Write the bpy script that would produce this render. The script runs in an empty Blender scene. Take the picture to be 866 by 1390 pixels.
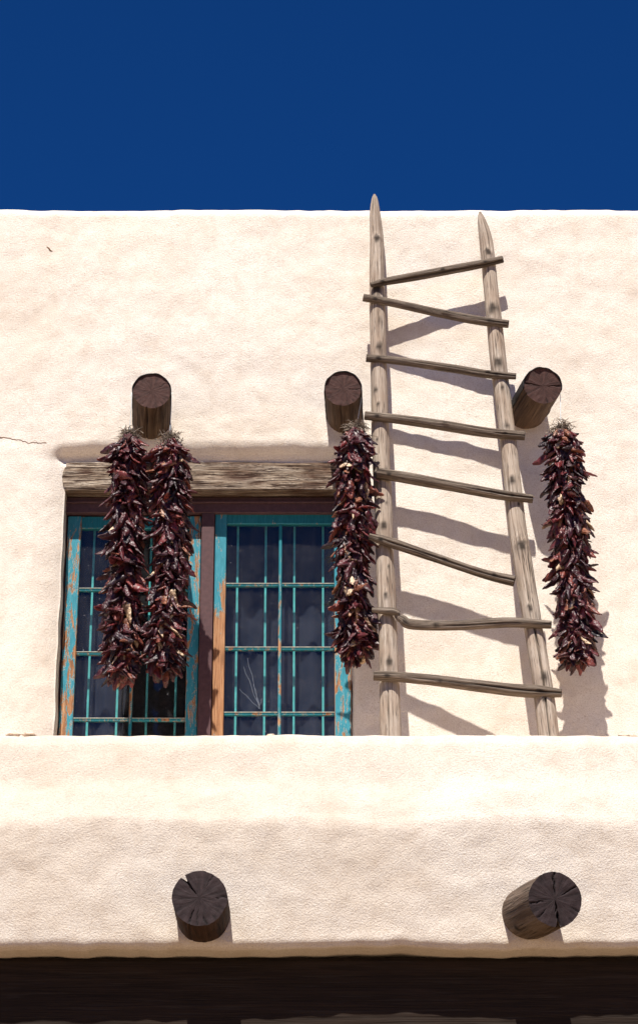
import bpy, bmesh, math, random
import numpy as np
from mathutils import Vector, Matrix, Quaternion, noise
C = bpy.context.scene.collection
R = math.radians
random.seed(7)

# ------------------------------------------------------------------ camera
TH, F = R(23.0), 3200.0            # pitch, focal length in photo pixels (photo 866 x 1390)
EYE = Vector((0, 0, 1.6))
def at(px, py, Y):
    """point on the vertical plane y = Y seen at photo pixel (px, py)"""
    d = Vector((0, math.cos(TH), math.sin(TH))) + Vector((1, 0, 0))*((px-433)/F) \
        + Vector((0, -math.sin(TH), math.cos(TH)))*((650-py)/F)
    return EYE + d*(Y/d.y)
cd = bpy.data.cameras.new('camera'); cam = bpy.data.objects.new('camera', cd); C.objects.link(cam)
cam.location = EYE; cam.rotation_euler = (R(90)+TH, 0, 0)
cd.sensor_fit = 'VERTICAL'; cd.sensor_height = 24; cd.lens = 24*F/1390
cd.shift_y = -45/1390; cd.clip_end = 3000
bpy.context.scene.camera = cam

# ------------------------------------------------------------------ light
SUN = Vector((-0.20, -1.0, 1.83)).normalized()         # towards the sun
sl = bpy.data.lights.new('sun', 'SUN'); sl.energy = 4.0; sl.angle = R(0.5); sl.color = (1, .945, .86)
so = bpy.data.objects.new('sun', sl); C.objects.link(so); so.location = (-3, -6, 14)
so.rotation_euler = SUN.to_track_quat('Z', 'Y').to_euler()
w = bpy.data.worlds.new('World'); bpy.context.scene.world = w; w.use_nodes = True
nt = w.node_tree; bg = nt.nodes['Background']
sk = nt.nodes.new('ShaderNodeTexSky'); sk.sky_type = 'NISHITA'; sk.sun_disc = False
sk.sun_elevation = math.asin(SUN.z); sk.sun_rotation = math.atan2(SUN.x, SUN.y)
sk.altitude = 2600; sk.air_density = .8; sk.dust_density = 0.0; sk.ozone_density = 4.0
hs = nt.nodes.new('ShaderNodeHueSaturation'); hs.inputs['Saturation'].default_value = 1.0; hs.inputs['Value'].default_value = .80
nt.links.new(sk.outputs[0], hs.inputs['Color']); 
pol = nt.nodes.new('ShaderNodeMix'); pol.data_type = 'RGBA'; pol.blend_type = 'MULTIPLY'; pol.inputs[0].default_value = 1
pol.inputs[7].default_value = (.070, .36, .74, 1)
nt.links.new(hs.outputs[0], pol.inputs[6]); nt.links.new(pol.outputs[2], bg.inputs[0])
bg.inputs[1].default_value = 0.08
vs = bpy.context.scene.view_settings
vs.view_transform = 'Standard'; vs.look = 'None'; vs.exposure = 0.98; vs.gamma = 1

# ------------------------------------------------------------------ materials
class N:
    def __init__(s, name, rough=.8, spec=.3):
        s.m = bpy.data.materials.new(name); s.m.use_nodes = True
        s.t = s.m.node_tree; s.b = s.t.nodes['Principled BSDF']
        s.b.inputs['Roughness'].default_value = rough
        s.b.inputs['Specular IOR Level'].default_value = spec
    def node(s, typ, **kw):
        n = s.t.nodes.new(typ)
        for k, v in kw.items(): setattr(n, k, v)
        return n
    def link(s, a, b): s.t.links.new(a, b)
    def val(s, inp, v):
        if hasattr(v, 'links') or hasattr(v, 'is_linked'): s.link(v, inp)
        else: inp.default_value = v
    def coord(s, which='Object', scale=(1,1,1), loc=(0,0,0)):
        c = s.node('ShaderNodeTexCoord'); m = s.node('ShaderNodeMapping')
        s.link(c.outputs[which], m.inputs[0]); m.inputs['Scale'].default_value = scale
        m.inputs['Location'].default_value = loc
        return m.outputs[0]
    def noise(s, vec, scale, detail=4, rough=.55, dist=0):
        n = s.node('ShaderNodeTexNoise'); s.link(vec, n.inputs['Vector'])
        n.inputs['Scale'].default_value = scale; n.inputs['Detail'].default_value = detail
        n.inputs['Roughness'].default_value = rough; n.inputs['Distortion'].default_value = dist
        return n.outputs[0]
    def ramp(s, fac, stops, interp='LINEAR'):
        n = s.node('ShaderNodeValToRGB'); s.link(fac, n.inputs[0]); r = n.color_ramp
        r.interpolation = interp
        while len(r.elements) > 1: r.elements.remove(r.elements[-1])
        r.elements[0].position = stops[0][0]
        c = stops[0][1]; r.elements[0].color = (*c, 1) if not isinstance(c, (int, float)) else (c, c, c, 1)
        for p, c in stops[1:]:
            e = r.elements.new(p); e.color = (*c, 1) if not isinstance(c, (int, float)) else (c, c, c, 1)
        return n.outputs[0]
    def math(s, op, a, b=0.0, clamp=False):
        n = s.node('ShaderNodeMath', operation=op, use_clamp=clamp); s.val(n.inputs[0], a); s.val(n.inputs[1], b)
        return n.outputs[0]
    def mix(s, fac, a, b, mode='MIX'):
        n = s.node('ShaderNodeMix', data_type='RGBA', blend_type=mode); s.val(n.inputs[0], fac)
        for i, v in ((6, a), (7, b)):
            if isinstance(v, tuple): n.inputs[i].default_value = (*v, 1)
            else: s.link(v, n.inputs[i])
        return n.outputs[2]
    def bump(s, h, strength, dist, prev=None):
        n = s.node('ShaderNodeBump'); s.link(h, n.inputs['Height'])
        n.inputs['Strength'].default_value = strength; n.inputs['Distance'].default_value = dist
        if prev is not None: s.link(prev, n.inputs['Normal'])
        return n.outputs[0]
    def col(s, v): s.val(s.b.inputs['Base Color'], v if not isinstance(v, tuple) else (*v, 1))
    def nor(s, v): s.link(v, s.b.inputs['Normal'])

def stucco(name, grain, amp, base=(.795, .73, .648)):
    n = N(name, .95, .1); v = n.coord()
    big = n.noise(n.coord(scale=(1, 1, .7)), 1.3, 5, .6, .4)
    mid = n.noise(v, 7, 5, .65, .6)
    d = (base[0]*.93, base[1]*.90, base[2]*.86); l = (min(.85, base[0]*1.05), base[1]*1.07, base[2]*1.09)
    c = n.ramp(big, [(.28, d), (.5, base), (.74, l)])
    c2 = n.ramp(mid, [(.28, (.86, .82, .78)), (.52, (1, 1, 1)), (.8, (1, 1, 1))])
    c = n.mix(.75, c, c2, 'MULTIPLY')
    # sparse specks of straw and grit that belong to the plaster
    sp = n.noise(v, 110, 2, .5)
    c = n.mix(n.ramp(n.noise(v, 150, 3, .7), [(.38, .55), (.52, 0.)]), c, (base[0]*.72, base[1]*.66, base[2]*.60))
    # faint rain streaks running down from the coping
    c = n.mix(n.ramp(n.noise(n.coord(scale=(9, 1, .8)), 1, 4, .6), [(.52, 0.), (.75, .30)]), c, (base[0]*.80, base[1]*.73, base[2]*.66))
    c = n.mix(n.ramp(sp, [(.66, 0.0), (.74, .55)]), c, (.42, .29, .19))
    n.col(c)
    g = n.noise(v, grain, 4, .7); g2 = n.noise(v, grain*.28, 4, .6)
    b = n.bump(g2, .22, .010*amp); b = n.bump(g, .9, .0085*amp, b)
    n.nor(b); return n.m
M_UP = stucco('stucco_upper', 120, .62)
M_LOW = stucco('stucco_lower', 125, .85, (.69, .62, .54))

def wood(name, cols, gs=1.0, bumpd=.004, rough=.85, use_uv=True, dark=(.03,.022,.017), spec=.2, contrast=1.0):
    n = N(name, rough, spec)
    which = 'UV' if use_uv else 'Object'
    if use_uv: v = n.coord('UV', (1, 1, 1)); gv = n.coord('UV', (70*gs, 2.6*gs, 1)); fv = n.coord('UV', (220*gs, 7*gs, 1))
    else: v = n.coord('Object'); gv = n.coord('Object', (2.6*gs, 70*gs, 60*gs)); fv = n.coord('Object', (7*gs, 220*gs, 170*gs))
    g = n.noise(gv, 1, 5, .62, .9); f = n.noise(fv, 1, 3, .6, .3); big = n.noise(v, 5, 3, .5)
    c = n.ramp(g, [(.30, cols[0]), (.47, cols[1]), (.68, cols[2])])
    c = n.mix(n.ramp(big, [(.35, .0), (.7, .55)]), c, cols[3])
    cr = n.ramp(f, [(.33, .8*contrast), (.44, .0)])
    c = n.mix(cr, c, dark)
    cr2 = n.ramp(n.noise(gv, .55, 3, .5, 1.5), [(.30, .85), (.345, .0)])
    c = n.mix(cr2, c, dark)
    a = n.node('ShaderNodeAttribute', attribute_name='knot_and_dark')
    c = n.mix(a.outputs['Fac'], c, dark)
    n.col(c)
    b = n.bump(g, .9, bumpd*1.3); b = n.bump(f, .8, bumpd*.8, b); b = n.bump(cr2, -.6 if False else .6, -bumpd if False else bumpd, b) if False else b
    n.nor(b); return n.m
M_STILE = wood('weathered_pole', [(.11,.075,.052), (.36,.295,.235), (.53,.455,.38), (.27,.185,.13)])
M_RUNG = wood('weathered_rung', [(.045,.032,.024), (.15,.115,.088), (.32,.262,.21), (.11,.078,.055)], 1.3, .006, contrast=1.2)
M_LINTEL = wood('lintel_wood', [(.06,.03,.018), (.34,.255,.18), (.62,.52,.40), (.17,.10,.06)], .8, .012, use_uv=False, dark=(.035,.018,.012))
def lintel_mat():
    n = N('lintel_wood', .85, .2)
    wv = n.coord(scale=(1, 1, 1)); 
    g = n.noise(n.coord(scale=(1.6, 22, 22)), 1, 6, .72, 1.6); f = n.noise(n.coord(scale=(5, 110, 110)), 1, 4, .7, .8)
    big = n.noise(n.coord(scale=(2.6, 1, 7)), 1, 3, .5)
    c = n.ramp(g, [(.33, (.08, .045, .028)), (.44, (.28, .205, .145)), (.56, (.46, .375, .29)), (.7, (.58, .50, .41))])
    c = n.mix(n.ramp(big, [(.48, 0.), (.6, .85)]), c, (.11, .05, .03))
    ck = n.ramp(f, [(.43, .97), (.51, .0)]); c = n.mix(ck, c, (.045, .022, .014))
    a = n.node('ShaderNodeAttribute', attribute_name='knot_and_dark'); c = n.mix(a.outputs['Fac'], c, (.07, .028, .018))
    n.col(c); n.nor(n.bump(f, 1, .010, n.bump(g, 1, .02))); return n.m
M_VIGA = wood('viga_side', [(.030,.017,.011), (.085,.050,.031), (.165,.108,.070), (.055,.031,.019)], .6, .008, dark=(.010,.006,.005))
M_VIGA_DARK = wood('viga_stained', [(.022,.011,.008), (.045,.022,.014), (.07,.035,.022), (.03,.016,.011)], .6, .006, dark=(.008,.005,.004))
M_VIGA_PALE = wood('viga_faded', [(.055,.036,.026), (.12,.085,.062), (.19,.145,.112), (.075,.045,.03)], .6, .008, dark=(.014,.009,.007))

def endgrain(name, base):
    n = N(name, .8, .25)
    v = n.coord('UV', (1, 1, 1))           # uv = (angle, radius)
    rad = n.noise(n.coord('UV', (26, 1.6, 1)), 1, 4, .6)
    ring = n.noise(n.coord('UV', (3, 42, 1)), 1, 2, .5)
    c = n.ramp(rad, [(.33, tuple(k*.45 for k in base)), (.5, base), (.72, tuple(k*1.5 for k in base))])
    c = n.mix(n.ramp(ring, [(.35, .0), (.7, .45)]), c, tuple(k*.55 for k in base))
    a = n.node('ShaderNodeAttribute', attribute_name='knot_and_dark')
    c = n.mix(a.outputs['Fac'], c, (.004, .003, .003))
    n.col(c); b = n.bump(rad, .8, .006); n.nor(n.bump(ring, .5, .002, b)); return n.m
M_END = endgrain('viga_end_grain', (.062, .029, .024))
M_END_LOW = endgrain('viga_end_dark', (.030, .019, .020))

def flat(name, c, rough=.7, spec=.3, var=.25, scale=30):
    n = N(name, rough, spec); v = n.coord()
    q = n.noise(v, scale, 4, .6)
    n.col(n.ramp(q, [(.3, tuple(k*(1-var) for k in c)), (.7, tuple(min(1, k*(1+var)) for k in c))]))
    n.nor(n.bump(q, .4, .002)); return n.m
M_MAROON = flat('maroon_paint', (.085, .042, .045), .6, .3, .2, 40)
M_FLASH = flat('tarred_flashing', (.012, .010, .011), .6, .3)
M_BAR = flat('teal_bar_paint', (.10, .46, .44), .55)
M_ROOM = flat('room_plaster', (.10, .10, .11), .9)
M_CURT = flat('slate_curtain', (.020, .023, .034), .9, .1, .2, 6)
M_GROUND = flat('dry_ground', (.31, .22, .14), .95, .1, .1, 1.5)
M_BEAM = wood('dark_porch_wood', [(.010,.006,.004), (.02,.012,.008), (.03,.018,.012), (.014,.009,.006)], .5, .006, use_uv=False)  # near-black, so the added beam stays dark despite ground bounce
M_FLOOR = flat('terrace_plaster', (.82, .67, .52), .9, .1, .15, 4)
M_CORD = flat('pale_cord', (.55, .62, .66), .7)
M_TUFT = flat('dry_raffia', (.20, .16, .125), .9, .1, .5, 60)
M_BRAID_FILL = flat('braid_filler_dark', (.035, .02, .015), .9, .1, .4, 60)
M_CRACK = flat('plaster_crack', (.20, .12, .075), .95, .05)
M_LUMP = flat('plaster_lump', (.66, .52, .40), .95, .1, .2, 60)

def paint(name, lo, hi, z0=0, z1=0, teal=(.034, .25, .33), xlim=None):
    """old teal paint flaking off orange wood; lo/hi = bare share at heights z0 (low) and z1 (high)"""
    n = N(name, .6, .3)
    a = n.noise(n.coord(scale=(34, 34, 6.5)), 1, 6, .72, .6)
    fine = n.noise(n.coord(scale=(150, 150, 18)), 1, 4, .6)
    sep = n.node('ShaderNodeSeparateXYZ'); n.link(n.coord(), sep.inputs[0])
    mr = n.node('ShaderNodeMapRange'); n.link(sep.outputs[2], mr.inputs[0])
    mr.inputs[1].default_value = z0; mr.inputs[2].default_value = z1 if z1 != z0 else z0+1
    mr.inputs[3].default_value = lo; mr.inputs[4].default_value = hi
    s = n.math('ADD', a, n.math('MULTIPLY', n.math('SUBTRACT', fine, .5), .22))
    bare = n.math('SUBTRACT', mr.outputs[0], s)
    mask = n.math('MULTIPLY', n.math('ADD', bare, .0), 60, True)
    edge = n.math('MULTIPLY', n.math('ADD', bare, .022), 60, True)
    tealc = n.ramp(fine, [(.3, tuple(k*.75 for k in teal)), (.55, teal), (.8, (teal[0]*2.4+.02, teal[1]*1.25, teal[2]*1.2))])
    woodc = n.ramp(n.noise(n.coord(scale=(120, 120, 6)), 1, 4, .6), [(.3, (.14, .055, .022)), (.5, (.36, .17, .075)), (.72, (.52, .31, .17))])
    c = n.mix(edge, tealc, (.50, .46, .38)); c = n.mix(mask, c, woodc)
    n.col(c); n.nor(n.bump(n.math('MULTIPLY', mask, -1), .8, .003, n.bump(fine, .4, .002))); return n.m

def glass(name):
    n = N(name); t = n.t; b = n.b; out = t.nodes['Material Output']
    tr = n.node('ShaderNodeBsdfTransparent'); tr.inputs[0].default_value = (.95, .97, .98, 1)
    gl = n.node('ShaderNodeBsdfGlossy'); gl.inputs['Roughness'].default_value = .02
    df = n.node('ShaderNodeBsdfDiffuse'); df.inputs[0].default_value = (.46, .45, .48, 1)
    fr = n.node('ShaderNodeFresnel'); 
    gb = n.node('ShaderNodeNewGeometry'); ior = n.math('SUBTRACT', 1.42, n.math('MULTIPLY', gb.outputs['Backfacing'], 1.42-1/1.42)); n.link(ior, fr.inputs[0])
    m1 = n.node('ShaderNodeMixShader'); m2 = n.node('ShaderNodeMixShader')
    dust = n.ramp(n.noise(n.coord(), 9, 5, .7), [(.35, .006), (.7, .024)])
    sp = n.ramp(n.noise(n.coord(), 70, 1, .5), [(.785, .0), (.80, .5)])
    dd = n.math('MAXIMUM', dust, sp)
    wav = n.bump(n.noise(n.coord(), 3.5, 2, .5), .12, .02)
    n.link(wav, gl.inputs['Normal'])
    n.link(fr.outputs[0], m1.inputs[0]); n.link(tr.outputs[0], m1.inputs[1]); n.link(gl.outputs[0], m1.inputs[2])
    n.link(dd, m2.inputs[0]); n.link(m1.outputs[0], m2.inputs[1]); n.link(df.outputs[0], m2.inputs[2])
    n.link(m2.outputs[0], out.inputs[0]); t.nodes.remove(b); return n.m
M_GLASS = glass('dusty_window_glass')
M_GCRACK = flat('glass_crack', (.22, .25, .30), .4)

def chile_mat():
    n = N('dried_chile', .42, .5)
    oi = n.node('ShaderNodeObjectInfo'); ge = n.node('ShaderNodeNewGeometry')
    r = n.math('FRACT', n.math('ADD', oi.outputs['Random'], ge.outputs['Random Per Island']))
    c = n.ramp(r, [(0, (.010, .004, .007)), (.22, (.042, .005, .009)), (.45, (.095, .009, .014)), (.62, (.018, .005, .011)),
                   (.80, (.15, .014, .016)), (.90, (.19, .045, .028)), (.962, (.26, .10, .05)), (.978, (.62, .44, .28)), (1, (.68, .50, .34))])
    v = n.coord()
    q = n.noise(v, 38, 4, .65, .6)
    c = n.mix(n.ramp(q, [(.36, .75), (.56, 0.)]), c, (.016, .006, .010))
    c = n.mix(n.ramp(n.noise(v, 24, 3, .6), [(.60, .0), (.72, .55)]), c, (.20, .045, .035))
    n.col(c)
    n.link(n.ramp(q, [(.3, .34), (.7, .58)]), n.b.inputs['Roughness'])
    b = n.bump(n.noise(v, 38, 2, .5, 1.0), .8, .010); n.nor(b); return n.m
M_CHILE = chile_mat()
M_STEM = flat('chile_stem', (.30, .20, .10), .8, .2, .4, 80)

# ------------------------------------------------------------------ object helpers
def link(name, me, parent=None, mats=(), smooth=True):
    o = bpy.data.objects.new(name, me); C.objects.link(o)
    if parent is not None: o.parent = parent
    for m in mats: me.materials.append(m)
    if smooth:
        me.polygons.foreach_set('use_smooth', [True]*len(me.polygons))
    return o
def mesh(name, verts, faces, mi=None):
    me = bpy.data.meshes.new(name); me.from_pydata([tuple(v) for v in verts], [], faces)
    if mi is not None: me.polygons.foreach_set('material_index', mi)
    me.update(); return me
def thing(name, label, cat, loc=(0, 0, 0), group=None):
    o = bpy.data.objects.new(name, None); C.objects.link(o); o.location = loc; o.empty_display_size = .1
    o['label'] = label; o['category'] = cat
    if group: o['group'] = group
    return o
class Boxes:
    """bevelled, slightly uneven boxes gathered into one mesh (one part)"""
    def __init__(s): s.bm = bmesh.new()
    def box(s, a, b, bev=.003, mi=0, seg=1, jit=0):
        r = bmesh.ops.create_cube(s.bm, size=1)
        for v in r['verts']:
            v.co = Vector([a[i] + (v.co[i]+.5)*(b[i]-a[i]) + (random.uniform(-jit, jit) if jit else 0) for i in range(3)])
        fs = set(f for v in r['verts'] for f in v.link_faces)
        for f in fs: f.material_index = mi
        if bev:
            es = list(set(e for f in fs for e in f.edges))
            bmesh.ops.bevel(s.bm, geom=es, offset=bev, segments=seg, affect='EDGES', profile=.5)
        return s
    def build(s, name, mats, parent=None, org=None):
        me = bpy.data.meshes.new(name)
        if org is not None: bmesh.ops.translate(s.bm, verts=s.bm.verts, vec=-Vector(org))
        s.bm.to_mesh(me); s.bm.free()
        o = link(name, me, parent, mats, False)
        if org is not None: o.location = org
        return o

def catmull(pts, n):
    P = [Vector(p) for p in pts]; P = [P[0]*2-P[1]] + P + [P[-1]*2-P[-2]]; out = []
    segs = len(P)-3
    for i in range(n+1):
        t = i/n*segs; k = min(int(t), segs-1); u = t-k
        a, b, c, d = P[k:k+4]
        out.append(.5*((2*b)+(c-a)*u+(2*a-5*b+4*c-d)*u*u+(3*b-a-3*c+d)*u**3))
    return out

def log(name, pts, radii, mats, parent, nseg=40, nlen=None, rough=.06, seed=0, grooves=(), knots=(), cap=None, capcracks=(), front=Vector((0, -1, 0)), flat_tip=False):
    """irregular pole along pts. grooves: (angle, v0, v1, width, depth) ; knots: (angle, v, size, height)
       angle 0 faces the camera side; v in metres from the start; cap='end' draws an end-grain disc on the last ring"""
    L = sum((Vector(pts[i+1])-Vector(pts[i])).length for i in range(len(pts)-1))
    nlen = nlen or max(8, int(L/.016))
    path = catmull(pts, nlen); rad = catmull([(r, 0, 0) for r in radii], nlen)
    verts, faces, uvs, kn, mi = [], [], [], [], []
    vlen = 0
    for i, p in enumerate(path):
        if i: vlen += (path[i]-path[i-1]).length
        t = (path[min(i+1, nlen)]-path[max(i-1, 0)]).normalized()
        f = (front - t*front.dot(t))
        if f.length < .2: f = Vector((0, 0, 1)); f = f - t*f.dot(t)
        f.normalize(); s = t.cross(f)
        for j in range(nseg):
            a = 2*math.pi*j/nseg + math.pi        # seam at the back
            aa = (a+math.pi) % (2*math.pi) - math.pi
            r = rad[i].x
            nz = noise.noise(Vector((math.cos(a)*1.3+seed*7, math.sin(a)*1.3, vlen*2.2)))*1.0 + \
                 noise.noise(Vector((math.cos(a)*2.6+seed*3, math.sin(a)*2.6, vlen*7)))*.5 + \
                 noise.noise(Vector((math.cos(a)*7, math.sin(a)*7+seed, vlen*4)))*.45
            r *= 1+rough*nz; k = 0
            for (ga, v0, v1, gw, gd) in grooves:
                if v0-.03 < vlen < v1+.03:
                    w_ = min(1, max(0, (vlen-v0)/.06+.5))*min(1, max(0, (v1-vlen)/.06+.5))
                    wob = .10*noise.noise(Vector((vlen*5, seed, ga)))
                    d = abs((aa-ga-wob+math.pi) % (2*math.pi)-math.pi)/gw
                    if d < 1: r -= gd*w_*(1-d*d); k = max(k, w_*(1-d))
            for (ka, kv, ks, kh) in knots:
                d = math.hypot(((aa-ka+math.pi) % (2*math.pi)-math.pi)*rad[i].x, (vlen-kv)*.62)/(ks*(1.2+.25*math.sin(kv*37)+.7*noise.noise(Vector((a*3, vlen*40, seed)))))
                if d < 1.6: r += kh*max(0, 1-d*d/2.5); k = max(k, min(.95, 1.5*max(0, 1-d)))
            verts.append(p + (f*math.cos(a)+s*math.sin(a))*r)
            uvs.append((j/nseg*2*math.pi*.09 if rad[i].x > .06 else j/nseg*2*math.pi*.04, vlen+seed*1.7)); kn.append(min(1, k))
    for i in range(nlen):
        for j in range(nseg):
            j2 = (j+1) % nseg
            faces.append((i*nseg+j, i*nseg+j2, (i+1)*nseg+j2, (i+1)*nseg+j)); mi.append(0)
    nside = len(verts)
    def endcap(i, last, crks, mat):
        base = i*nseg; c = path[i]; t = (path[-1]-path[-2]).normalized() if last else (path[0]-path[1]).normalized()
        rings = 14; prev = list(range(base, base+nseg))
        if mat:     # duplicate the rim so the edge stays crisp
            new = []
            for j in range(nseg): verts.append(verts[base+j].copy()); uvs.append((j/nseg, 1)); kn.append(kn[base+j]*.8); new.append(len(verts)-1)
            prev = new
        for k in range(1, rings+1):
            q = 1-k/rings; new = []
            for j in range(nseg if k < rings else 1):
                a = 2*math.pi*j/nseg+math.pi; aa = (a+math.pi) % (2*math.pi)-math.pi
                rim = verts[base+j]; co = c+(rim-c)*q; kk = 0; dep = 0
                for (ca, q0, cw, cdp) in crks:
                    if q > q0 and k < rings:
                        x_ = (q-q0)/(1-q0); wob = .09*noise.noise(Vector((q*6, ca, seed)))
                        d = abs((aa-ca-wob+math.pi) % (2*math.pi)-math.pi)/(cw*(.35+.65*x_)/max(q, .15)*.6)
                        if d < 1: dep += cdp*(1-d); kk = max(kk, 1-d*d)
                co = co - t*dep + t*.002*noise.noise(Vector((q*5*math.cos(a), q*5*math.sin(a), seed)))
                verts.append(co); uvs.append((j/nseg, q)); kn.append(min(1, kk*1.3)); new.append(len(verts)-1)
            if k < rings:
                for j in range(nseg):
                    j2 = (j+1) % nseg
                    fc = (prev[j], prev[j2], new[j2], new[j]); faces.append(fc if last else fc[::-1]); mi.append(mat)
            else:
                for j in range(nseg):
                    fc = (prev[j], prev[(j+1) % nseg], new[0]); faces.append(fc if last else fc[::-1]); mi.append(mat)
            prev = new
    endcap(0, False, (), 0)
    endcap(nlen, True, capcracks, 1 if cap else 0)
    me = mesh(name, verts, faces, mi)
    uvl = me.uv_layers.new(name='UVMap')
    li = np.empty(len(me.loops), dtype=np.int32); me.loops.foreach_get('vertex_index', li)
    U = np.array(uvs)[li]
    # repair wrap-around
    ls = np.array([p.loop_start for p in me.polygons]); lt = np.array([p.loop_total for p in me.polygons])
    full = {True: 2*math.pi*.09, False: 2*math.pi*.04}[max(radii) > .06]
    for s_, n_, m_ in zip(ls, lt, mi):
        u = U[s_:s_+n_, 0]; per = 1.0 if (m_ == 1) else full
        if u.max()-u.min() > per*.5: U[s_:s_+n_, 0] = np.where(u < per*.5, u+per, u)
    uvl.data.foreach_set('uv', U.ravel())
    at_ = me.attributes.new('knot_and_dark', 'FLOAT', 'POINT'); at_.data.foreach_set('value', kn)
    o = link(name, me, parent, mats); return o

def frange(a, b, step):
    n = max(1, round((b-a)/step)); return [a+(b-a)*i/n for i in range(n)]

# ------------------------------------------------------------------ the upper storey
YW = 12.20                                    # face of the upper wall
house = thing('adobe_house', 'cream stucco adobe house front with teal window, rising behind the low wall', 'house', (0, YW+.2, 0))
def ch(o, par=house):                          # keep world coordinates while parenting
    o.parent = par
    o.matrix_parent_inverse = Matrix.Translation(par.location if par.parent is None else par.matrix_world.translation).inverted()
    return o
OX0 = at(88.6, 800, YW+.175).x-.012; OX1 = at(477, 996, YW+.175).x+.006
OZ1 = at(300, 629, YW+.045).z; OZ0 = 4.35
ZT = at(433, 286, YW+.06).z
def wall_grid(name, xs, prof, mats, hole=None, amp=(.020, .006), seed=0, extra=None):
    """prof: rows of (Y, z, ny, nz, idx); one sheet swept over xs with lumpy hand-plastered relief"""
    V, Fc = [], []; nx = len(xs)
    for (Y, z, ny, nz) in prof:
        for x in xs:
            a0_ = amp[0]*(.35 if ny > -.6 else 1)
            d = a0_*noise.noise(Vector((x*.9+seed, z*1.1, Y))) + a0_*.45*noise.noise(Vector((x*2.7, z*2.9, seed+Y))) + \
                amp[1]*noise.noise(Vector((x*8, z*8, seed+3+Y))) + amp[1]*.5*noise.noise(Vector((x*19, z*19, seed+9+Y)))
            X, y2, z2 = x, Y+ny*d, z+nz*d
            if extra: X, y2, z2 = extra(X, y2, z2, ny)
            V.append((X, y2, z2))
    def inhole(i, j):
        if not hole: return False
        cx = (xs[j]+xs[j+1])/2; cz = (prof[i][1]+prof[i+1][1])/2
        return hole[0] < cx < hole[1] and hole[2] < cz < hole[3] and prof[i][2] == -1 and prof[i+1][2] == -1
    for i in range(len(prof)-1):
        for j in range(nx-1):
            if not inhole(i, j): Fc.append((i*nx+j, i*nx+j+1, (i+1)*nx+j+1, (i+1)*nx+j))
    if hole:
        jl = min(range(nx), key=lambda j: abs(xs[j]-hole[0])); jr = min(range(nx), key=lambda j: abs(xs[j]-hole[1]))
        rows = [i for i in range(len(prof)) if prof[i][2] == -1 and hole[2]-1e-5 <= prof[i][1] <= hole[3]+1e-5]
        loop = [i*nx+jl for i in rows] + [rows[-1]*nx+j for j in range(jl+1, jr+1)] + [i*nx+jr for i in rows[::-1][1:]] + [rows[0]*nx+j for j in range(jr-1, jl, -1)]
        n = len(loop); last = loop
        for dpt in (.03, .10, .30):
            new = []
            for q in loop:
                x, y, z = V[q]; new.append(len(V)); V.append((x, max(y, YW)+dpt, z))
            for a in range(n): b = (a+1) % n; Fc.append((last[a], last[b], new[b], new[a]))
            last = new
    return mesh(name, V, Fc)
def edge_pull(x, y, z, ny):
    if ny > -.99: return x, y, z + .006*noise.noise(Vector((x*1.1, 5, 1))) + .003*noise.noise(Vector((x*4, 2, 1)))
    dx = max(OX0-x, 0, x-OX1); dz = max(z-OZ1, 0); d = math.hypot(dx, dz)
    if z > OZ0-.05:
        if x > OX1 and dz < .02:
            if d < .07: y += .045*(1-d/.07)**1.7
        else:
            wt = .125+.03*noise.noise(Vector((x*2.2, 3, 3)))+.010*noise.noise(Vector((x*7, 3, 3))); q = dz/max(d, 1e-4)
            q = q*q*(3-2*q); ps = .060*max(0, 1-d/.17)**1.7; t_ = max(0, 1-d/wt); pt = (.066+.022*noise.noise(Vector((x*1.9, 7, 2)))+.012*max(0, min(1, (OX0+.5-x)/.4)))*t_*min(1, .05+t_*1.5)
            y += ps*(1-q)+pt*q
    if d < .04: x += .008*noise.noise(Vector((x, z*6, 2)))*(1-d/.04)
    return x, y, z
xs = frange(-7, -2.2, .4) + frange(-2.2, OX0-.3, .022) + frange(OX0-.3, OX0, .010) + frange(OX0, OX1, .016) + frange(OX1, OX1+.15, .010) + \
     frange(OX1+.15, 2.3, .020) + frange(2.3, 7, .4) + [7.0]
zs = [0, 2.0, 3.6, 4.2] + [OZ0-.08] + frange(OZ0, OZ1, .020) + frange(OZ1, OZ1+.3, .009) + frange(OZ1+.3, ZT-.075, .020)
prof = [(YW, z, -1, 0) for z in zs]
RR = .075
for k in range(0, 11):
    a = math.pi/2*k/10; prof.append((YW+RR-RR*math.cos(a), ZT-RR+RR*math.sin(a), -math.cos(a) if k else -.995, math.sin(a)))
for yy in (.1, .2, .3): prof.append((YW+RR+yy, ZT-yy*.05, 0, 1))
prof += [(YW+.5, ZT-.1, .9, .2), (YW+.5, ZT-.6, .995, 0)]
wall = link('stucco_wall', wall_grid('stucco_wall', xs, prof, None, (OX0, OX1, OZ0, OZ1), (.018, .005), 1.0, edge_pull), None, [M_UP])
ch(wall)
# flat roof and side/back walls behind the parapet
bx = Boxes(); bx.box((-7, YW+.503, ZT-.75), (7, YW+8, ZT-.55), .01); bx.box((-7, YW+7.6, 0), (7, YW+8, ZT-.755), .01)
bx.box((-6.997, YW+.4, 0), (-6.6, YW+7.597, ZT-.755), .01); bx.box((6.6, YW+.4, 0), (6.997, YW+7.597, ZT-.755), .01)
ch(bx.build('flat_roof', [M_UP]))

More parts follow.
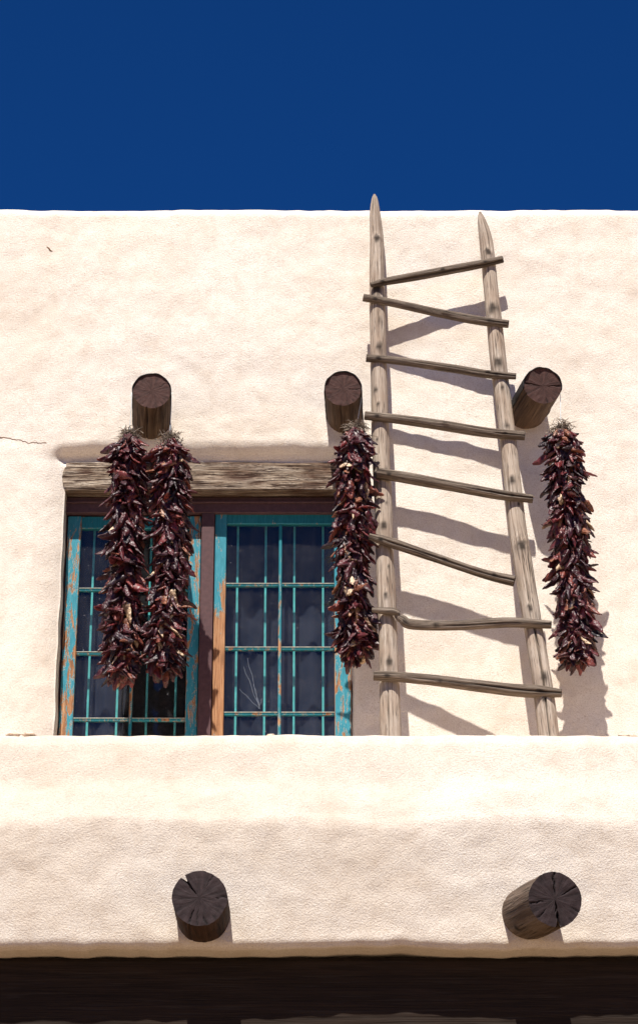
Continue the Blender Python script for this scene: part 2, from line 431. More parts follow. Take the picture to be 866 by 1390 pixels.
# a hairline crack in the plaster on the left
YC = YW
cp = [(-3, 594), (8, 594), (20, 597), (30, 598), (38, 601), (48, 600), (56, 602), (66, 600)]
dg = bpy.context.evaluated_depsgraph_get()
def hit(px, py):
    d = (at(px, py, 5)-EYE).normalized()
    ok, loc, *_ = bpy.context.scene.ray_cast(bpy.context.evaluated_depsgraph_get(), EYE, d)
    return loc if ok else at(px, py, YW)
bpy.context.view_layer.update()
cpts = []
for a, b in zip(cp[:-1], cp[1:]):
    for k in range(4):
        t = k/4; cpts.append(hit(a[0]+(b[0]-a[0])*t, a[1]+(b[1]-a[1])*t+random.uniform(-.8, .8)))
crk = log('wall_crack', cpts, [.0022 if i > 2 else .003 for i in range(len(cpts))], [M_CRACK], None, nseg=6, nlen=60, rough=.5)
ch(crk)
mk = [hit(64, 335), hit(67, 337), hit(69, 340), hit(72, 341)]
ch(log('wall_crack', mk, [.002, .004, .004, .002], [M_CRACK], None, nseg=6, nlen=8, rough=.4))

# ------------------------------------------------------------------ lintel
YL = YW+.047
LX0, LX1 = at(85.5, 650, YL).x, OX1+.012
LZ0, LZ1 = at(270, 665, YL).z, at(270, 628.5, YL).z+.004
V, Fc = [], []
nx_, ny_, nz_ = 110, 4, 20
def lv(x, y, z):
    u = (x-LX0)/(LX1-LX0)
    g = noise.noise(Vector((x*1.8, z*30, 3))); g2 = noise.noise(Vector((x*6, z*75, 8)))
    z2 = z + .006*noise.noise(Vector((x*3, 0, 0 if z > (LZ0+LZ1)/2 else 5)))
    y2 = y + (-.006*g-.0035*g2 if y < YL+.02 else 0)
    # uneven ends: the left one is worn round
    e = (x-LX0); c = (z-(LZ0+LZ1)/2)/(LZ1-LZ0)*2
    if e < .05: x += .014*(c*c)*(1-e/.05) + (.008 if c > .3 else 0)*(1-e/.05)*c + .006*noise.noise(Vector((z*40, y*10, 0)))
    return (x, y2, z2)
bm = bmesh.new()
LYB = YL+.125
grid = {}
def gv(i, j, k):
    key = (i, j, k)
    if key not in grid:
        grid[key] = bm.verts.new(lv(LX0+(LX1-LX0)*i/nx_, YL+(LYB-YL)*j/ny_, LZ0+(LZ1-LZ0)*k/nz_))
    return grid[key]
for i in range(nx_):
    for k in range(nz_):
        bm.faces.new([gv(i, 0, k), gv(i+1, 0, k), gv(i+1, 0, k+1), gv(i, 0, k+1)])
        bm.faces.new([gv(i, ny_, k), gv(i, ny_, k+1), gv(i+1, ny_, k+1), gv(i+1, ny_, k)])
    for j in range(ny_):
        bm.faces.new([gv(i, j, 0), gv(i, j+1, 0), gv(i+1, j+1, 0), gv(i+1, j, 0)])
        bm.faces.new([gv(i, j, nz_), gv(i+1, j, nz_), gv(i+1, j+1, nz_), gv(i, j+1, nz_)])
for j in range(ny_):
    for k in range(nz_):
        bm.faces.new([gv(0, j, k), gv(0, j, k+1), gv(0, j+1, k+1), gv(0, j+1, k)])
        bm.faces.new([gv(nx_, j, k), gv(nx_, j+1, k), gv(nx_, j+1, k+1), gv(nx_, j, k+1)])
me = bpy.data.meshes.new('window_lintel'); bm.to_mesh(me); bm.free()
n_ = len(me.vertices); a_ = me.attributes.new('knot_and_dark', 'FLOAT', 'POINT')
kv = []
kc = [(at(330, 650, YL), .15, .034), (at(345, 655, YL), .07, .02), (at(118, 640, YL), .06, .02), (at(420, 658, YL), .10, .016), (at(160, 660, YL), .10, .014)]
for v in me.vertices:
    k = 0
    for c_, rx, rz in kc:
        d = math.hypot((v.co.x-c_.x)/rx, (v.co.z-c_.z)/rz); k = max(k, .8*max(0, 1-d))
    if v.co.z < LZ0+.004 and v.co.y > YL+.01: k = max(k, .35)  # underside darkened in colour, standing in for its shade
    kv.append(k)
a_.data.foreach_set('value', kv)
lint = link('window_lintel', me, None, [lintel_mat()]); ch(lint)

# ------------------------------------------------------------------ window
YF = YL+.100          # maroon frame face
YS = YL+.128          # sash faces
FZ1 = LZ0-.002; FZ0 = OZ0
def X(px, py, Y): return at(px, py, Y).x
def Z(py, Y): return at(433, py, Y).z
fr = Boxes()
HZ = Z(696, YF)                                               # underside of the head
MX0, MX1 = X(273, 760, YF), X(290.5, 760, YF)
fr.box((OX0-.02, YF, HZ), (OX1+.02, YF+.16, FZ1), .003)
fr.box((MX0, YF+.001, OZ0), (MX1, YF+.158, HZ-.001), .003)
fr.box((OX0-.02, YS+.022, OZ0), (OX0+.006, YF+.16, HZ-.001), .002)
fr.box((OX1-.004, YS+.012, OZ0), (OX1+.02, YF+.16, HZ-.001), .002)
fr.box((OX0-.02, YF-.02, OZ0-.03), (OX1+.02, YF+.16, OZ0-.001), .004)
# thin moulding line under the head
fr.box((OX0-.01, YF-.012, Z(683.5, YF)), (OX1+.01, YF-.001, Z(680.5, YF)), .002)
ch(fr.build('window_frame', [M_MAROON]))

def sash(x0, x1, xi0, xi1, xm, ztop, rail, rows, zbot, y, mats, label=None, cracked=False):
    """mats: left stile, right stile, rails, muntins"""
    D = .045; zb2 = zbot+.07
    b = Boxes()
    b.box((x0, y, zbot), (xi0, y+D, ztop), .003, 0)
    b.box((xi1, y, zbot), (x1, y+D, ztop), .003, 1)
    b.box((xi0+.0005, y+.002, ztop-rail), (xi1-.0005, y+D, ztop-.001), .003, 2)
    b.box((xi0+.0005, y+.002, zbot+.001), (xi1-.0005, y+D, zb2), .003, 2)
    org = Vector(((x0+x1)/2, y, zbot))
    s_ = b.build('window_sash', mats[:3], None)
    ch(s_)
    if label: s_['label'] = label
    t = .0085
    m = Boxes(); m.box((xm-t, y+.010, zb2+.001), (xm+t, y+.036, ztop-rail-.001), .003)
    mo = m.build('glazing_bar', [mats[3]]); ch(mo, s_)
    zz = [ztop-rail] + rows + [zb2]
    for r_ in rows:
        m = Boxes()
        for (u0, u1) in ((xi0+.001, xm-t-.001), (xm+t+.001, xi1-.001)):
            m.box((u0, y+.008, r_-t), (u1, y+.036, r_+t), .003, 0)
            m.box((u0, y+.004, r_+t-.004), (u1, y+.0075, r_+t+.001), .0008, 1)
        mo = m.build('glazing_bar', [mats[3], M_PUTTY]); ch(mo, s_)
    for i in range(len(zz)-1):
        for ci, (u0, u1) in enumerate(((xi0, xm), (xm, xi1))):
            g = Boxes(); e = .003
            g.box((u0-e if ci == 0 else u0+.001, y+.022, zz[i+1]+.001), (u1-.001 if ci == 0 else u1+e, y+.025, zz[i]-.001), 0, 0)
            if cracked and i == 2 and ci == 0:
                for (ax, ay, bx_, by_) in ((353, 963, 331, 905), (353, 963, 336, 893), (353, 963, 325, 935), (353, 963, 344, 925), (351, 962, 356, 948)):
                    A = at(ax, ay, y+.021); B = at(bx_, by_, y+.021); n = 6
                    q0 = A
                    for kk in range(1, n+1):
                        q1 = A.lerp(B, kk/n)+Vector((.004*math.sin(kk*2.1), 0, 0))
                        dv = (q1-q0).normalized(); sd = Vector((-dv.z, 0, dv.x))*.0007
                        vs_ = [g.bm.verts.new(p) for p in (q0-sd, q0+sd, q1+sd, q1-sd)]
                        f_ = g.bm.faces.new(vs_); f_.material_index = 1
                        q0 = q1
            go = g.build('glass_pane', [M_GLASS, M_GCRACK]); ch(go, s_)
    return s_
M_PUTTY = flat('weathered_putty', (.42, .37, .30), .9, .1, .4, 60)
ztL, ztR = Z(700, YS), Z(694, YS)
zlow, zmid, zhi = Z(1000, YS), Z(840, YS), Z(720, YS)
P_A = paint('paint_flaked_left', .50, .45, zlow, zhi)
P_B = paint('paint_flaked_mid', .43, .47, zlow, zhi)
P_C = paint('paint_bare_orange', .66, .36, Z(850, YS), Z(765, YS))
P_D = paint('paint_flaked_right', .46, .38, zlow, zhi)
P_R = paint('paint_rail_shaded', .33, .33, 0, 1, (.010, .17, .21))  # rail teal darkened, the shade under the lintel is in the colour
P_M = paint('paint_glazing_bar_shaded', .44, .40, zlow, zhi, (.015, .20, .25))  # same teal as the stiles, darkened with shade in the colour
xo0 = OX0+.012; YS1 = YS+.006
sash(xo0, MX0-.004, X(109.5, 740, YS1), X(257, 740, YS1), X(181, 850, YS1), ztL, ztL-Z(717, YS1),
     [Z(799.5, YS1), Z(886, YS1), Z(976, YS1)], Z(1085, YS1), YS1, [P_A, P_B, P_R, P_M],
     'left teal window sash behind the two chile strings, paint badly flaked on its outer edge')
sash(MX1+.003, OX1-.006, X(307.5, 740, YS), X(454, 850, YS), X(380, 850, YS), ztR, ztR-Z(711, YS),
     [Z(793, YS), Z(879.5, YS), Z(968, YS)], Z(1078, YS), YS, [P_C, P_D, P_R, P_M],
     'right teal window sash with bare orange wood down its left side and a cracked lower pane', True)
YB = YS+.115
for px in (124, 163, 202.5, 241, 321.5, 360, 399.3, 438.5):
    x_ = X(px, 850, YB); a = Vector((x_, YB, OZ0+.02)); b_ = Vector((x_, YB, OZ1-.12))
    m = Boxes(); m.box((x_-.0062, YB-.006, OZ0), (x_+.0062, YB+.006, HZ+.02), .002)
    ch(m.build('security_bar', [M_BAR]))
# curtains: pleated cloth close behind the bars
def curtain(x0, x1, y, seed):
    V, Fc = [], []; n, mz = 90, 30; z0, z1 = OZ0, HZ+.05
    for k in range(mz+1):
        for i in range(n+1):
            u = i/n; x = x0+(x1-x0)*u; z = z0+(z1-z0)*k/mz
            xx = x + (.03*math.sin(z*3.1+seed)+.02*noise.noise(Vector((z*3, seed, 0))))*(u**6 if seed == 1 else 0)
            V.append((xx, y+.018*math.sin(x*44+1.5*noise.noise(Vector((x*3, z*.8, seed))))+.02*noise.noise(Vector((x*5, z, seed))), z))
    for k in range(mz):
        for i in range(n): a = k*(n+1)+i; Fc.append((a, a+1, a+n+2, a+n+1))
    o = link('curtain', mesh('curtain', V, Fc), None, [M_CURT])
    md = o.modifiers.new('thick', 'SOLIDIFY'); md.thickness = .003
    return ch(o)
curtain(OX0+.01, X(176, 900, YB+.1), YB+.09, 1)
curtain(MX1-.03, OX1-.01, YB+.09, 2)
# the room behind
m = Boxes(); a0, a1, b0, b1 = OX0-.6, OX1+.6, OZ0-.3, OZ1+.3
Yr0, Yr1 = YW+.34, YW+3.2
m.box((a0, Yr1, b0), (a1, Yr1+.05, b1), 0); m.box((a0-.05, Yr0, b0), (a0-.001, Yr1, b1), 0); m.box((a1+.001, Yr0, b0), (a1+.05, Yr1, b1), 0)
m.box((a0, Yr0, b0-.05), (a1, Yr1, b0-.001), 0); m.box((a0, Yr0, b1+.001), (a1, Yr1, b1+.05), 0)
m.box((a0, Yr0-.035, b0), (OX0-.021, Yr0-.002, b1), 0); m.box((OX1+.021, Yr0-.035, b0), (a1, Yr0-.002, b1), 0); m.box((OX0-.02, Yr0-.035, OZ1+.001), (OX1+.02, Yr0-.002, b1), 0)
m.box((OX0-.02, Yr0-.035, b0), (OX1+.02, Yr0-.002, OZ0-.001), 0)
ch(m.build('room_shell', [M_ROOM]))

# ------------------------------------------------------------------ vigas
def viga(endpx, basepx, Yw, L, r, mats, cracks, grooves, seed, par, knots=(), label=None, flashing=True, rr=None):
    E = at(*endpx, Yw-L); B = at(*basepx, Yw)
    d = (B-E).normalized(); B2 = B+d*.25
    pts = [B2, B, B.lerp(E, .5), E]
    T = (E-B2).length
    gr = [(a, v0 if v0 is not None else 0, T+.05, w_, dp) for (a, v0, w_, dp) in grooves]
    o = log('viga', pts, [r*1.0, r*1.0, r*.995, r*.985] if rr is None else rr, mats, None, nseg=144, nlen=44, rough=.030, seed=seed,
            grooves=gr, knots=knots, cap=True, capcracks=cracks, front=Vector((0, 0, 1)))
    ch(o, par)
    if label: o['label'] = label
    if flashing:
        # thin tarred sheet bent over the top of the log
        V, Fc = [], []; n = 36; ln = 12; ax = (E-B).normalized(); up = Vector((0, 0, 1)); up = (up-ax*up.dot(ax)).normalized(); sd = ax.cross(up)
        for k in range(ln+1):
            P = B.lerp(E, -.1+1.12*k/ln)
            for i in range(n+1):
                a = -1.75+3.5*i/n; rad_ = r*1.045+.0035*noise.noise(Vector((a*3, k*.8, seed)))
                P2 = P + ax*(.010*noise.noise(Vector((a*2.5, seed, 5))) if k == ln else 0)
                V.append(P2+(up*math.cos(a)+sd*math.sin(a))*rad_)
        for k in range(ln):
            for i in range(n): a = k*(n+1)+i; Fc.append((a, a+1, a+n+2, a+n+1))
        f_ = link('viga_flashing', mesh('viga_flashing', V, Fc), None, [M_FLASH])
        md = f_.modifiers.new('t', 'SOLIDIFY'); md.thickness = .004; ch(f_, o)
    return o, E, B
# angle convention on the cap: 0 = up, measured around the axis
V1, E1, B1 = viga((206.5, 531), (206, 574), YW, .40, .104, [M_VIGA, M_END], [(-1.0, .45, .05, .006), (2.6, .6, .03, .004)],
                  [(2.9, None, .05, .006)], 1, house, label='left protruding log end, with a chile string hanging on each side')
V2, E2, B2_ = viga((465.5, 528), (467.5, 566), YW, .40, .101, [M_VIGA, M_END], [(-1.6, .3, .05, .005), (2.2, .5, .04, .004)],
                  [(3.0, None, .04, .005)], 2, house, label='middle protruding log end, just left of the ladder')
V3, E3, B3 = viga((736, 524), (714, 560), YW, .42, .105, [M_VIGA, M_END], [(1.45, .05, .08, .010), (-1.5, .25, .08, .010), (-2.9, .6, .04, .004)],
                  [(2.0, None, .05, .006)], 3, house, knots=[(-2.2, .42, .016, .006)], label='right protruding log end, right of the ladder and angled sideways')

# ------------------------------------------------------------------ lower wall with porch
YP = 10.30
low = thing('parapet_wall', 'low cream stucco terrace wall across the bottom, with two dark log ends sticking out', 'wall', (0, YP+.2, 0))
ztop = EYE.z + (YP+.22)*math.tan(TH+math.atan((650-999)/F))
zbr = at(433, 1108, YP).z; zbt = at(433, 1282, YP).z
pr = []
RB = .045
# underside lip
for yy in (.34, .28, .22, .16): pr.append((YP+yy, zbt-.016, 0, -1))
for k in range(0, 9):
    a = -math.pi/2*(1-k/8); pr.append((YP+RB-RB*math.cos(a), zbt-.016+RB+RB*math.sin(a), -math.cos(a) if k < 8 else -1, math.sin(a)))
for z in frange(pr[-1][1]+.015, zbr-.04, .016): pr.append((YP, z, -1, 0))
ctrl = [(YP, zbr-.04), (YP+.006, zbr-.01), (YP+.022, zbr+.03), (YP+.050, zbr+.10), (YP+.095, zbr+.20), (YP+.135, ztop-.09), (YP+.155, ztop-.045), (YP+.185, ztop-.012), (YP+.24, ztop), (YP+.32, ztop-.006), (YP+.40, ztop-.03), (YP+.43, ztop-.08), (YP+.44, ztop-.2), (YP+.44, 4.2)]
cc = catmull([(0, y, z) for y, z in ctrl], 120)
for i, p in enumerate(cc[1:], 1):
    t = (cc[min(i+1, 120)]-cc[i-1]).normalized(); pr.append((p.y, p.z, -t.z, t.y))
xs2 = frange(-7, -2.0, .4) + frange(-2.0, 2.0, .018) + frange(2.0, 7, .4) + [7.0]
def wavy(x, y, z, ny):
    k_ = max(0, min(1, (z-(zbr-.25))/.2))*max(.1, min(1, (ztop-z)/.2)); z += .035*k_*noise.noise(Vector((x*1.7, 1, 7)))
    if z < zbt+.05: z += .008*noise.noise(Vector((x*9, 1, 1)))+.012*noise.noise(Vector((x*2, 1, 4)))
    return x, y, z
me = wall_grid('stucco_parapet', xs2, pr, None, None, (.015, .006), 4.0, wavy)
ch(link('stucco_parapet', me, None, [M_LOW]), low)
bpy.context.view_layer.update()
# crumbs of plaster lying along the top edge
for (px, py, s_) in ((18, 996.5, .022), (40, 996, .02), (368, 998, .014), (398, 998.5, .010), (664, 1000, .018), (718, 1000, .012), (848, 998.5, .022), (858, 999, .014)):
    bm = bmesh.new(); bmesh.ops.create_icosphere(bm, subdivisions=3, radius=1)
    P = at(px, py, YP+.22); sd = random.random()*9
    for v in bm.verts:
        k = 1+.45*noise.noise(v.co*1.6+Vector((sd, 0, 0))); v.co = Vector((v.co.x*s_*1.5*k, v.co.y*s_*k, v.co.z*s_*.55*k))+P+Vector((0, 0, -s_*.15))
    me = bpy.data.meshes.new('plaster_lump'); bm.to_mesh(me); bm.free(); ch(link('plaster_lump', me, None, [M_LUMP]), low)
viga((271, 1219), (276, 1243), YP, .36, .119, [M_VIGA_DARK, M_END_LOW],
     [(.66, .25, .07, .04), (-1.55, .6, .06, .010), (2.75, .45, .07, .010), (-2.9, .55, .05, .008), (-.5, .5, .05, .006), (3.05, .4, .04, .008)],
     [(.66, .42, .075, .030), (2.75, None, .03, .004)], 5, low, label='lower left log end, black and round with a notch split in its rim', flashing=False)
viga((753, 1221), (718, 1239), YP, .42, .118, [M_VIGA_PALE, M_END_LOW],
     [(-3.0, .0, .11, .045), (.05, .15, .07, .015), (-1.0, .35, .06, .012), (1.75, .45, .06, .012), (-2.0, .6, .05, .008), (2.4, .55, .05, .008)],
     [(-3.0, .30, .07, .030), (-2.1, None, .03, .004)], 6, low, knots=[(2.35, .36, .016, .004)], label='lower right log end, faded brown sides and a long split in its face', flashing=False)
m = Boxes(); m.box((-7, YP+.17, zbt-1.0), (7, YP+.42, zbt-.020), .02, jit=.0); ch(m.build('added_porch_beam', [M_BEAM]), low)  # beam added below the lip, made deep to keep that strip dark
for xp in (-5.2, 5.2):
    o = log('porch_post', [(xp, YP+.3, 0), (xp, YP+.3, 1.7), (xp, YP+.3, zbt-1.002)], [.15, .145, .14], [M_VIGA], None, nseg=32, nlen=40, seed=8); ch(o, low)
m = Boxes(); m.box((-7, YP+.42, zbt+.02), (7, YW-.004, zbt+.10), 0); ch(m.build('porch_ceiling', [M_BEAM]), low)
m = Boxes(); m.box((-7, YP+.40, 4.0), (7, YW-.03, 4.22), 0); fl = m.build('terrace_floor', [M_FLOOR]); fl['kind'] = 'structure'
V = [(-1500, -1500, 0), (1500, -1500, 0), (1500, 1500, 0), (-1500, 1500, 0)]
g = link('ground', mesh('ground', V, [(0, 1, 2, 3)]), None, [M_GROUND], False); g['kind'] = 'structure'

# ------------------------------------------------------------------ ladder
FLZ = 4.22
# depth from the wall of a stile or rung as a function of photo row (it leans)
def dL(py): return .045 + max(0, (py-330))*.00070
def dR(py): return .045 + max(0, (py-330))*.00077
ladder = thing('ladder', 'weathered grey wooden pole ladder with eight crooked rungs leaning on the stucco wall', 'ladder', (.6, YW-.6, FLZ))
def P(px, py, t): return at(px, py, YW-t)
def foot(a, b):
    a, b = Vector(a), Vector(b); d = b-a; return b + d*((b.z-FLZ)/-d.z)
sl_ = [(508, 264, 3), (508.5, 272, 10), (509, 292, 16), (511.5, 330, 20), (512, 400, 22), (514, 500, 23), (516.5, 600, 25), (520.5, 700, 24), (524, 800, 25), (527.5, 900, 26), (530.5, 998, 28)]
sr_ = [(651, 288, 4), (653.5, 300, 12), (657.5, 318, 18), (661, 340, 20), (667, 400, 21), (677, 500, 23), (689.5, 600, 23), (700, 700, 24), (708.5, 760, 26), (723, 850, 25), (736, 930, 27), (744, 998, 28)]
def stile(spec, dep, sd, gr, kn, label):
    pts = [P(x, y, dep(y)) for x, y, w_ in spec]; rd = [w_/2/246*1.0 for x, y, w_ in spec]
    rd = [r*(YW-dep(y))/YW for r, (x, y, w_) in zip(rd, spec)]
    f_ = foot(pts[-2], pts[-1]); pts.append(f_); rd.append(rd[-1]*1.05)
    o = log('stile', pts, rd, [M_STILE], None, nseg=56, nlen=230, rough=.055, seed=sd, grooves=gr, knots=kn); ch(o, ladder); o['label'] = label
    return o
def vat(spec, dep, py):     # metres along the stile at photo row py
    pts = [(y, P(x, y, dep(y))) for x, y, w_ in spec]; L = 0
    for (ya, a), (yb, b) in zip(pts[:-1], pts[1:]):
        if py <= yb: return L+(b-a).length*(py-ya)/(yb-ya)
        L += (b-a).length
    return L
vl = lambda y: vat(sl_, dL, y); vr = lambda y: vat(sr_, dR, y)
stile(sl_, dL, 1, [(.25, vl(925), 9, .06, .018), (-.6, vl(415), vl(470), .06, .006), (.5, vl(268), vl(290), .18, .010), (-.3, vl(790), vl(820), .07, .005), (.2, vl(660), vl(700), .05, .005)],
      [(0, vl(329), .022, .006), (.1, vl(399), .026, .006), (-.2, vl(441), .010, .004), (-.1, vl(477), .017, .006), (.45, vl(535), .012, .005), (.2, vl(556), .014, .004), (.4, vl(603), .009, .004), (-.5, vl(645), .012, .004), (.1, vl(720), .016, .006), (-.3, vl(690), .007, .003), (.1, vl(815), .018, .007), (0, vl(905), .016, .006), (-.3, vl(775), .007, .003)],
      'left pole of the ladder, its pointed tip above the roofline')
stile(sr_, dR, 2, [(.1, vr(762), vr(845), .07, .018), (.0, vr(862), 9, .07, .020), (.2, vr(465), vr(500), .06, .008), (.2, vr(365), vr(395), .07, .009), (-.3, vr(300), vr(345), .1, .006)],
      [(0, vr(348), .022, .007), (.1, vr(425), .024, .008), (0, vr(482), .010, .005), (.15, vr(498), .022, .008), (0, vr(532), .010, .004), (.1, vr(582), .018, .006), (.1, vr(658), .017, .007), (0, vr(747), .026, .010), (-.3, vr(690), .010, .004), (.1, vr(832), .020, .008), (-.1, vr(925), .018, .007), (.2, vr(956), .012, .005)],
      'right pole of the ladder, slanting outwards towards its foot')
# rungs: photo points with depth from the wall and thickness in photo px
rungs = [
 ([(503, 387, .150, 7), (530, 381, .148, 11), (590, 370, .130, 13), (650, 359, .118, 12), (682, 352, .108, 10)], 'top rung, tilting up to the right'),
 ([(493, 404, .148, 11), (530, 411, .150, 11), (600, 426, .162, 12), (650, 435, .172, 13), (690, 440, .180, 11)], None),
 ([(497, 486, .205, 11), (540, 490, .207, 11), (610, 500, .215, 12), (660, 508, .228, 12), (700, 511, .236, 9)], None),
 ([(495, 564, .27, 12), (540, 569, .275, 13), (610, 579, .285, 14), (660, 587, .295, 13), (712, 592, .30, 12)], None),
 ([(511, 642, .335, 14), (560, 650, .34, 15), (620, 661, .355, 14), (680, 672, .365, 13), (723, 677, .37, 11)], None),
 ([(501, 728, .400, 9), (530, 737, .405, 13), (590, 757, .42, 12), (650, 777, .44, 12), (698, 789, .45, 15)], 'sixth rung down, sloping steeply down to the right pole'),
 ([(505, 828, .46, 7), (520, 829, .468, 9), (533, 830, .473, 10), (542, 833, .470, 8), (537, 835, .462, 7), (546, 841, .465, 12), (560, 848, .47, 14), (620, 849, .485, 13), (690, 845, .50, 13), (748, 848, .51, 10)], 'crooked seventh rung down, kinked beside the left pole'),
 ([(507, 917, .525, 12), (545, 919, .53, 13), (610, 926, .54, 15), (700, 937, .56, 16), (730, 939, .56, 16), (762, 941, .57, 10)], 'bottom visible rung, the thickest of the eight'),
]
for i, (sp, lb) in enumerate(rungs):
    pts = [P(x, y, t+.004) for x, y, t, w_ in sp]; rd = [w_/2/246*1.0 for *_, w_ in sp]
    L = (pts[-1]-pts[0]).length
    gr = [(random.uniform(-.5, .5), random.uniform(0, .3), random.uniform(.5, .9), .16, .005), (.2, L-.16, L+.05, .16, .008), (-.3, -.05, .10, .16, .007)]
    if i == 0: gr = [(.75, .03, L+.05, .30, .011)]
    if i == 5: gr = [(.15, .10, L+.05, .22, .010), (1.3, .2, L, .2, .006)]
    if i in (4, 7): gr.append((.1, L*.55, L+.05, .18, .008))
    kn = [(.2, .07, .010, .003), (.1, L-.11, .010, .003), (random.uniform(-.4, .4), random.uniform(.2, .7), .011, .004)]
    if i == 6:     # broken beside the pole: a stub lies over the main piece
        o = log('rung', pts[4:], rd[4:], [M_RUNG], None, nseg=40, nlen=80, rough=.12, seed=20+i, grooves=gr, knots=kn)
        o2 = log('rung', pts[:4], rd[:4], [M_RUNG], None, nseg=40, nlen=20, rough=.16, seed=31)
        bm = bmesh.new(); bm.from_mesh(o.data); bm.from_mesh(o2.data); bm.to_mesh(o.data); bm.free()
        bpy.data.objects.remove(o2); ch(o, ladder)
    else:
        o = log('rung', pts, rd, [M_RUNG], None, nseg=40, nlen=90, rough=.12, seed=20+i, grooves=gr, knots=kn); ch(o, ladder)
    if lb: o['label'] = lb
    # short wooden pegs hold the rung against the pole
# ------------------------------------------------------------------ ristras
def pod_mesh(seed, pale=False):
    rnd = random.Random(seed); nl, ns = 18, 16
    L = rnd.uniform(.088, .150); W = rnd.uniform(.013, .0225); flat_ = rnd.uniform(.35, .7); bend = rnd.uniform(-.5, .5); bend2 = rnd.uniform(-.35, .55)
    curl = rnd.uniform(0, .5)
    V, Fc, mi = [], [], []
    for i in range(nl+1):
        u = i/nl
        w_ = W*(1.15*min(1, .45+u*3.2))*(1-u**4*.80) if u > 0 else W*.35
        cx = bend*L*u*u; cy = bend2*L*u*u*.7 + curl*.03*math.sin(u*5)
        tw = rnd.uniform(-.05, .05)+u*bend*3
        for j in range(ns):
            a = 2*math.pi*j/ns
            wr = 1+.42*noise.noise(Vector((math.cos(a)*1.5+seed*3, math.sin(a)*1.5, u*5)))+.30*noise.noise(Vector((math.cos(a)*3.2, math.sin(a)*3.2+seed, u*3)))
            crease = (1-.45*max(0, math.cos(a*2+seed+u*2))**4)*(1+.16*math.sin(a*5+seed+u*7)+.10*math.sin(u*31+seed+a))
            x, y = math.cos(a)*w_*wr*crease, math.sin(a)*w_*flat_*wr*crease
            V.append((cx+x*math.cos(tw)-y*math.sin(tw), cy+x*math.sin(tw)+y*math.cos(tw), u*L))
    for i in range(nl):
        for j in range(ns): Fc.append((i*ns+j, i*ns+(j+1) % ns, (i+1)*ns+(j+1) % ns, (i+1)*ns+j)); mi.append(0)
    Fc.append(tuple(range(ns))[::-1]); mi.append(0)
    Fc.append(tuple(nl*ns+j for j in range(ns))); mi.append(0)
    return V, Fc
PODS = [pod_mesh(s) for s in range(14)]
POD_ME = []
for s, (v, f) in enumerate(PODS):
    me = mesh('chile', v, f); me.materials.append(M_CHILE); me.polygons.foreach_set('use_smooth', [True]*len(me.polygons)); POD_ME.append(me)

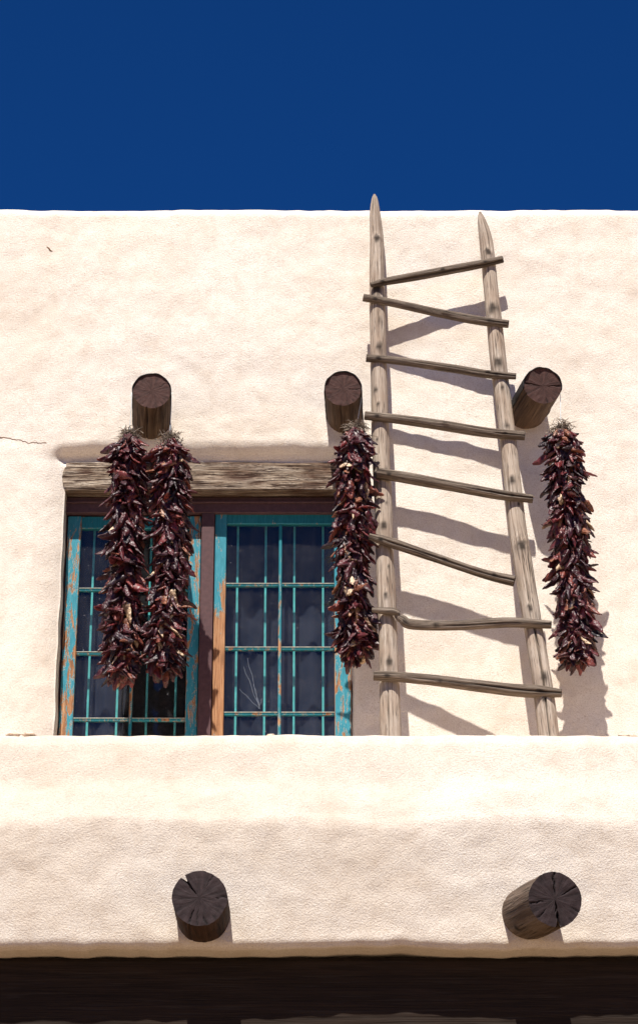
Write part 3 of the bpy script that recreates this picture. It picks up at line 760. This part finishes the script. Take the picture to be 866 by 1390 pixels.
def ristra(label, hook, axis_px, yd, seed, count, pale=()):
    """axis_px: rows of (px, py, half-width px) down the string; yd: distance from the upper wall"""
    rnd = random.Random(seed)
    Y = YW-yd
    ax = [at(x, y, Y) for x, y, w_ in axis_px]; wd = [w_/246*.89 for *_, w_ in axis_px]
    top = ax[0]
    t = thing('ristra', label, 'chile string', top, 'strings of dried red chiles hung from the log ends')
    inv = Matrix.Translation(top).inverted()
    path = catmull(ax, 60); rad = catmull([(w_, 0, 0) for w_ in wd], 60)
    # braided core, made thick and dark to block light between the pods
    core = log('braid_filler', [path[0], path[15], path[30], path[45], path[56]], [.012]+[rad[k].x*.38 for k in (15, 30, 45)]+[.012], [M_BRAID_FILL], None, nseg=20, nlen=60, rough=.3, seed=seed)
    core.parent = t; core.matrix_parent_inverse = inv
    pods = []
    for i in range(count):
        u = (i+rnd.random())/count; u = u**.97
        k = u*53; i0 = int(k); p = path[i0].lerp(path[i0+1], k-i0); R0 = rad[i0].x*(1-(k-i0))+rad[i0+1].x*(k-i0)
        phi = i*2.399963+rnd.uniform(-.5, .5)
        out = Vector((math.cos(phi), math.sin(phi), 0)); tan = Vector((-math.sin(phi), math.cos(phi), 0))
        layer = rnd.random()
        spread = rnd.uniform(.0, .36)*(1.25 if u < .12 else 1)*(max(.12, (1-u)/.16) if u > .84 else 1)
        d = (out*spread + Vector((0, 0, -1))*rnd.uniform(.45, 1.2) + tan*rnd.gauss(0, .40)).normalized()
        vi = rnd.randrange(len(PODS)); sc = rnd.uniform(.72, 1.20)
        Lp = .105*sc
        reach = Lp*max(.15, d.dot(out))
        r0 = max(.004, R0*(.66+.30*layer) - reach)
        pos = p+out*r0+Vector((0, 0, .045))
        pos.z = min(pos.z, top.z-.018)
        z_ = d; side = z_.cross(out).normalized() if z_.cross(out).length > .01 else tan
        x_ = (Quaternion(z_, rnd.gauss(0, .7)) @ side); y_ = z_.cross(x_)
        Mx = Matrix(((x_.x*sc, y_.x*sc, z_.x*sc, pos.x), (x_.y*sc, y_.y*sc, z_.y*sc, pos.y), (x_.z*sc, y_.z*sc, z_.z*sc, pos.z), (0, 0, 0, 1)))
        vis = (r0+reach)*(-out.y)+.02*rnd.random() - (0.0)
        pods.append((vis, vi, Mx))
    pods.sort(key=lambda q: -q[0])
    for vis, vi, Mx in pods[:100]:
        o = bpy.data.objects.new('chile', POD_ME[vi]); C.objects.link(o); o.parent = t; o.matrix_parent_inverse = inv; o.matrix_basis = Mx
    V, Fc = [], []; off = 0
    for vis, vi, Mx in pods[100:]:
        v, f = PODS[vi]; A = np.array(v); M_ = np.array(Mx); A = A@M_[:3, :3].T+M_[:3, 3]
        V.extend(map(tuple, A)); Fc.extend(tuple(q+off for q in ff) for ff in f); off += len(v)
    o = link('chile_mass', mesh('chile_mass', V, Fc), t, [M_CHILE]); o.matrix_parent_inverse = inv; o['kind'] = 'stuff'
    # tuft of dry stems and raffia at the top
    bm = bmesh.new()
    for i in range(420):
        a = rnd.uniform(0, 6.28); l_ = rnd.uniform(.02, .055); dr = Vector((math.cos(a)*.8, math.sin(a)*.8, rnd.uniform(-.8, 1.1))).normalized()
        p0 = top+Vector((rnd.gauss(0, .022), rnd.gauss(0, .02), rnd.uniform(-.055, .028))); mid = p0+dr*l_*.6; p1 = p0+dr*l_+Vector((rnd.gauss(0, .01), rnd.gauss(0, .01), -.004))
        w_ = rnd.uniform(.0014, .0034); s1 = dr.cross(Vector((.3, .2, 1))).normalized()*w_; s2 = dr.cross(s1).normalized()*w_
        rings = []
        for q, k in ((p0, 1), (mid, .8), (p1, .35)):
            rings.append([bm.verts.new(q+(s1*math.cos(b)+s2*math.sin(b))*k) for b in (0, 2.09, 4.19)])
        for ra, rb in zip(rings[:-1], rings[1:]):
            for j in range(3): bm.faces.new((ra[j], ra[(j+1) % 3], rb[(j+1) % 3], rb[j]))
    me = bpy.data.meshes.new('stem_tuft'); bm.to_mesh(me); bm.free()
    o = link('stem_tuft', me, t, [M_TUFT]); o.matrix_parent_inverse = inv
    # hanging cord
    H = Vector(hook)
    cpts = [H, H.lerp(top, .35)+Vector((.002, 0, 0)), H.lerp(top, .7), top+Vector((0, 0, -.04))]
    o = log('hanging_cord', cpts, [.0018]*4, [M_CORD], None, nseg=6, nlen=24, rough=.1, seed=seed); o.parent = t; o.matrix_parent_inverse = inv
    return t
bpy.context.view_layer.update()
YD = .36
def side_of(E, B, f, s, r):         # a point on the flank of a viga
    p = B.lerp(E, f); return p+Vector((s*r, 0, .03))
ristra('left string of the pair on the left log end, hanging over the outer window panes', side_of(E1, B1, .80, -1, .112),
       [(176, 592, 14), (174, 612, 23), (174, 640, 27), (172, 700, 27), (170, 770, 27), (168, 840, 27), (166, 885, 26), (166, 912, 18), (166, 930, 8)], YD-.03, 11, 760)
ristra('right string of the pair on the left log end, with several pale tan chiles', side_of(E1, B1, .80, 1, .108),
       [(231, 596, 12), (231, 620, 23), (232, 650, 28), (232, 700, 27), (230, 770, 27), (227, 830, 27), (224, 870, 27), (222, 902, 20), (222, 920, 10)], YD-.03, 12, 760)
ristra('string on the middle log end, between the window and the ladder', side_of(E2, B2_, .78, 1, .105),
       [(484, 582, 12), (482, 604, 22), (481, 640, 27), (480, 700, 27), (478, 760, 25), (481, 820, 25), (483, 860, 26), (486, 885, 17), (490, 914, 7)], YD, 13, 780)
ristra('rightmost string, alone on the right log end against bare stucco', side_of(E3, B3, .86, 1, .108),
       [(761, 583, 11), (764, 602, 22), (767, 640, 26), (771, 700, 28), (775, 760, 27), (779, 820, 25), (781, 860, 24), (782, 890, 20), (784, 914, 9)], .42, 14, 800)
